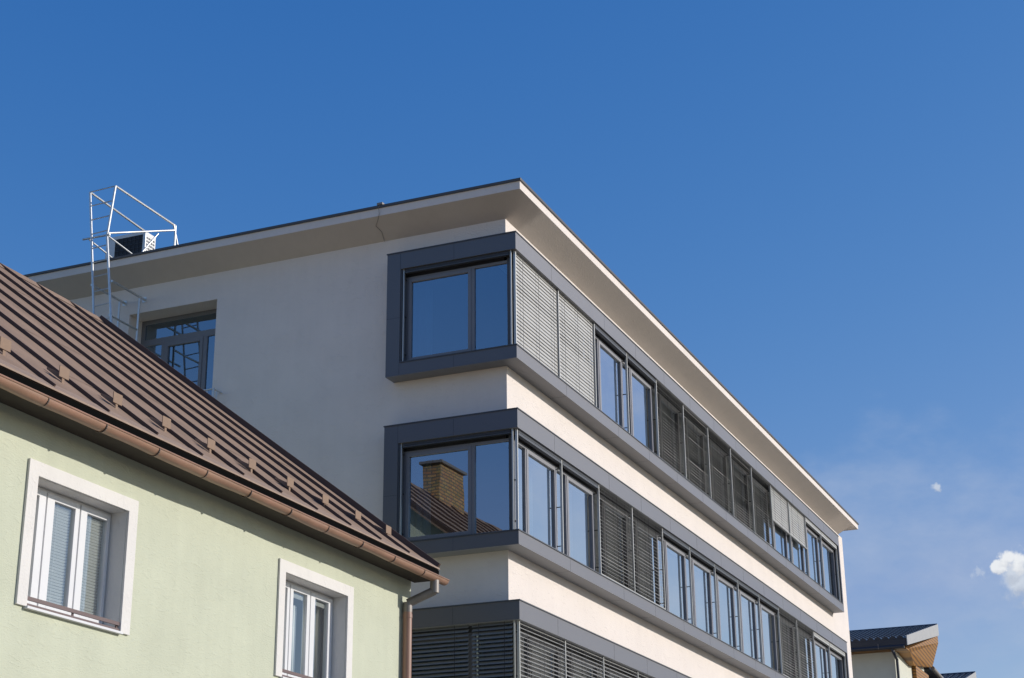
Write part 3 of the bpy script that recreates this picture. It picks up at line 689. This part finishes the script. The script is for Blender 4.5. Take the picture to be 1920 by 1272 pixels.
def house_window(x0, x1, right_off, blinds):
    z0, z1 = wz; yf = .22
    ca = MB(); cz = z1 + .158; a, b_ = x0 - .165, x1 + .175
    ca.prism([(a, -.03, z0), (x0, -.03, z0), (x0, -.03, z1), (x1, -.03, z1), (x1, -.03, z0-.005), (b_, -.03, z0-.005), (b_, -.03, cz), (a, -.03, cz)], (0, .03, 0))
    C = link('window_casing', ca, M['casing'], H, bevel=.004)
    rv = MB().box(x0-.012, x0+.004, .001, yf+.05, z0, z1+.004).box(x1-.004, x1+.012, .001, yf+.05, z0, z1+.004).box(x0+.004, x1-.004, .001, yf+.05, z1-.004, z1+.012)
    link('window_reveal', rv, M['casing'], C)
    # white frame with three casements
    xr = x1 - .004; xl = x0 + .004; zb, zt = z0 + .03, z1 - .006
    r0 = xr
    fr = MB(); fr.box(r0-.045, r0, yf, yf+.07, zb, zt).box(xl, xl+.045, yf, yf+.07, zb, zt).box(xl+.045, r0-.045, yf, yf+.07, zt-.05, zt).box(xl+.045, r0-.045, yf, yf+.07, zb, zb+.05)
    # glass extents measured from the right edge
    gl = right_off
    mull = [((gl[0][0] + gl[1][1])/2 - .02), ((gl[1][0] + gl[2][1])/2 - .005)]
    for mm in mull: fr.box(mm-.03, mm+.03, yf, yf+.07, zb+.05, zt-.05)
    W = link('window', fr, M['pvc'], H, bevel=.003)
    sa = MB(); lims = [(mull[0]+.012, r0-.03), (mull[1]+.012, mull[0]-.012), (xl+.03, mull[1]-.012)]
    for (ga, gb), (sa0, sa1) in zip(gl, lims):
        y0, y1 = yf-.022, yf+.05; s0, s1 = zb+.035, zt-.035
        sa.box(sa0, ga, y0, y1, s0, s1).box(gb, sa1, y0, y1, s0, s1).box(ga, gb, y0, y1, s0, s0+.07).box(ga, gb, y0, y1, s1-.07, s1)
    link('sash', sa, M['pvc'], W, bevel=.004)
    g = MB()
    for ga, gb in gl: g.box(ga, gb, yf+.01, yf+.016, zb+.105, zt-.105)
    link('pane', g, M['glassH'], W)
    link('window_sill', MB().box(x0-.02, x1+.02, -.055, yf, z0-.022, z0+.006), M['pvc'], W, bevel=.003)
    ra = MB().box(x0, x1, -.012, 0.008, z0+.075, z0+.115).box(x0, x1, -.012, .008, z0+.010, z0+.04)
    for q in (.006, .5, .985): ra.box(x0 + (x1-x0)*q - .012, x0 + (x1-x0)*q + .012, .0085, .025, z0+.006, z0+.112)
    link('sill_rail', ra, M['hrail'], W)
    for (ga, gb), kind in zip(gl, blinds):
        if kind == 'slats':
            s = MB(); z = zt-.13
            while z > zb+.1:
                s.prism([(ga+.004, yf+.034, z+.011), (ga+.004, yf+.036, z+.012), (ga+.004, yf+.056, z-.011), (ga+.004, yf+.054, z-.012)], (gb-ga-.008, 0, 0)); z -= .034
            s.box(ga+.12, ga+.123, yf+.03, yf+.033, zb+.1, zt-.1)
            link('inner_blind', s, M['vblind'], W)
        elif kind == 'curtain' or kind == 'drape':
            cu = MB(); n = 20; a0 = ga - .03; wd = (gb-ga)*(.95 if kind == 'curtain' else 1.2)
            pts = [(a0 + wd*i/n, yf + .14 + .035*math.sin(i*1.5) + .01*math.sin(i*.7)) for i in range(n+1)]
            top = zt - (.26 if kind == 'curtain' else .0)
            cu.add([(x, y, zb) for x, y in pts] + [(x, y, top) for x, y in pts], [(i, i+1, i+2+n, i+1+n) for i in range(n)])
            o = link('curtain', cu, M['vblind'] if kind == 'curtain' else M['croom'], W, smooth=True); so = o.modifiers.new('thick', 'SOLIDIFY'); so.thickness = .004
            s = MB()
            for q in range(5): s.box(ga+.004, gb-.004, yf+.034, yf+.056, zt-.13-.012*q, zt-.126-.012*q)
            link('inner_blind', s, M['vblind'], W)
house_window(w1[0], w1[1], [(-7.80, -7.42), (-8.39, -8.02), (-8.93, -8.66)], ['slats', 'slats', 'slats'])
house_window(w2[0], w2[1], [(-2.50, -2.11), (-3.115, -2.73), (-3.66, -3.28)], ['drape', 'curtain', 'curtain'])

# ------------------------------------------------------------------ houses down the street
def far_house():
    h = empty('street_house', (37.1, 0, 0))
    sh = lambda mb: (setattr(mb, 'v', [(x-37.1, y, z) for x, y, z in mb.v]), mb)[1]
    k = (14.2-12.5)/(44.3-36.6)
    ws = MB().box(37.1, 43.6, 0, 12, 0, 12.10); ws.prism([(37.11, .01, 12.10), (43.59, .01, 12.10), (43.59, .01, 13.85)], (0, 11.9, 0))
    link('wall', sh(ws), M['cream'], h)
    rf = MB(); ov = -.60
    rf.prism([(36.6, ov, 12.42), (36.6, ov, 12.50), (44.3, ov, 14.2), (44.3, ov, 14.12)], (0, 12.8, 0))
    RF = link('roof', sh(rf), M['tile'], h)
    tl = MB()          # rows of pressed tiles: little steps and rolls
    for rI in range(15):
        xa = 36.62 + rI*.51; xb = xa + .51; za = 12.5 + (xa-36.6)*k; zb = 12.5 + (xb-36.6)*k
        for q in range(44):
            y = ov + .12 + q*.28
            tl.prism([(xa, y, za+.002), (xa, y+.04, za+.07), (xa, y+.12, za+.11), (xa, y+.20, za+.07), (xa, y+.27, za+.002)], (xb-xa, 0, zb-za-.045))
    link('roof_tile_rolls', sh(tl), M['tile'], RF)
    link('ridge_tile', sh(MB().tube((44.3, ov, 14.2), (44.3, 12.2, 14.2), .11, 10)), M['tile'], RF)
    vb = MB().prism([(36.5, ov-.03, 12.20), (36.5, ov-.03, 12.56), (44.3, ov-.03, 14.28), (44.3, ov-.03, 13.80)], (0, .03, 0))
    link('verge_board', sh(vb), M['verge'], h)
    gt = MB().box(36.52, 36.62, ov+.03, 12.2, 12.20, 12.44); gt.tube((36.50, ov+.1, 12.16), (36.50, 12.2, 12.16), .075, 10)
    G = link('gutter', sh(gt), M['anthra'], h, smooth=True)
    gb = MB()
    for y in (.45, 1.9, 3.3): gb.box(36.405, 36.42, y, y+.02, 12.1, 12.3)
    link('gutter_bracket', sh(gb), M['zinc'], G)
    link('downpipe', sh(MB().path([(36.5, -.02, 12.1), (36.55, -.10, 11.9), (36.98, -.10, 11.75), (36.98, -.10, .2)], .055, 10)), M['anthra'], h, smooth=True)
    link('eave_board', sh(MB().box(36.65, 37.1, ov+.05, 12.2, 12.09, 12.13)), M['cladding'], h)
    sf = MB()          # boarded underside of the projecting gable
    P_ = [(36.9, -.572, 12.13), (44.3, -.572, 13.79), (44.3, -.57, 13.49), (44.3, -.23, 12.50), (40.0, -.20, 11.96), (38.0, -.45, 12.16)]
    sf.add(P_ + [(x, .12, z) for x, y, z in P_], [(0, 1, 2), (0, 2, 5), (2, 3, 5), (3, 4, 5)] + [(8, 7, 6), (11, 8, 6), (11, 9, 8), (11, 10, 9)] + [(i, i+6, (i+1) % 6 + 6, (i+1) % 6) for i in range(6)])
    link('gable_soffit', sh(sf), M['cladding'], h)
    link('gable_post', sh(MB().box(40.6, 43.5, -.17, -.005, 11.5, 12.07)), M['cladding'], h)
    lv = MB().tube((44.2, -.25, 12.45), (48.2, -.10, 12.40), .09, 10)
    link('lower_gutter', sh(lv), M['zinc'], h, smooth=True)
    link('lower_roof', sh(MB().prism([(44.2, -.12, 12.42), (48.2, -.02, 12.38), (48.2, 6, 12.38), (44.2, 6, 12.42)], (0, 0, .2))), M['anthra'], h)
    return h
h1 = far_house()
tag(h1, 'cream house with dark tiled roof and orange wooden gable, behind the office building', 'house')
h2 = h1.copy(); col.objects.link(h2); h2.location = (47.2, 0, -.58)
for ch in h1.children:
    c2 = ch.copy(); col.objects.link(c2); c2.parent = h2
    for gch in ch.children:
        g2 = gch.copy(); col.objects.link(g2); g2.parent = c2
tag(h2, 'farthest house, only its dark ridge tip showing right of the orange wooden gable', 'house')

# ------------------------------------------------------------------ spruces across the street, mirrored in the windows
def spruce(x, y, h, seed):
    rnd = random.Random(seed); t = empty('spruce_tree', (x, y, 0))
    link('trunk', MB().tube((0, 0, 0), (0, 0, h*.97), .28, 8, .03), M['bark'], t)
    mb = MB(); z = h*.10
    while z < h*.99:
        rr = (1 - z/h)**.9 * h*.20 + .15; nb = 9
        for i in range(nb):
            a = rnd.uniform(0, 6.283); l = rr*rnd.uniform(.65, 1.1)
            for q in range(7):
                f = (q+1)/7; p = Vector((math.cos(a)*l*f, math.sin(a)*l*f, z - .28*l*f + .1*l*f*f)); s = .34*(1.25-f)*(.5+rr*.35) + .08
                for w_ in range(2):
                    d1 = Vector((rnd.uniform(-1, 1), rnd.uniform(-1, 1), rnd.uniform(-.9, .1))).normalized()*s; d2 = Vector((rnd.uniform(-1, 1), rnd.uniform(-1, 1), rnd.uniform(-.3, .3))).normalized()*s*.5
                    mb.add([p, p+d1+d2, p+d1*1.6, p+d1-d2], [(0, 1, 2, 3)])
        z += h*.028
    link('crown', mb, M['leaf'], t)
    return t
spots = [(86, -30, 15.8, 'tall'), (91, -34, 14.0, 'slim'), (83, -35, 13.0, 'short'), (97, -31, 16.8, 'tallest'), (99, -38, 14.6, 'middling')]
for i, (x, y, h, nme) in enumerate(spots):
    s = spruce(x, y, h, 11+i)
    tag(s, 'dark green %s spruce across the street, mirrored in the middle window row' % nme, 'tree', 'spruces mirrored in the windows')
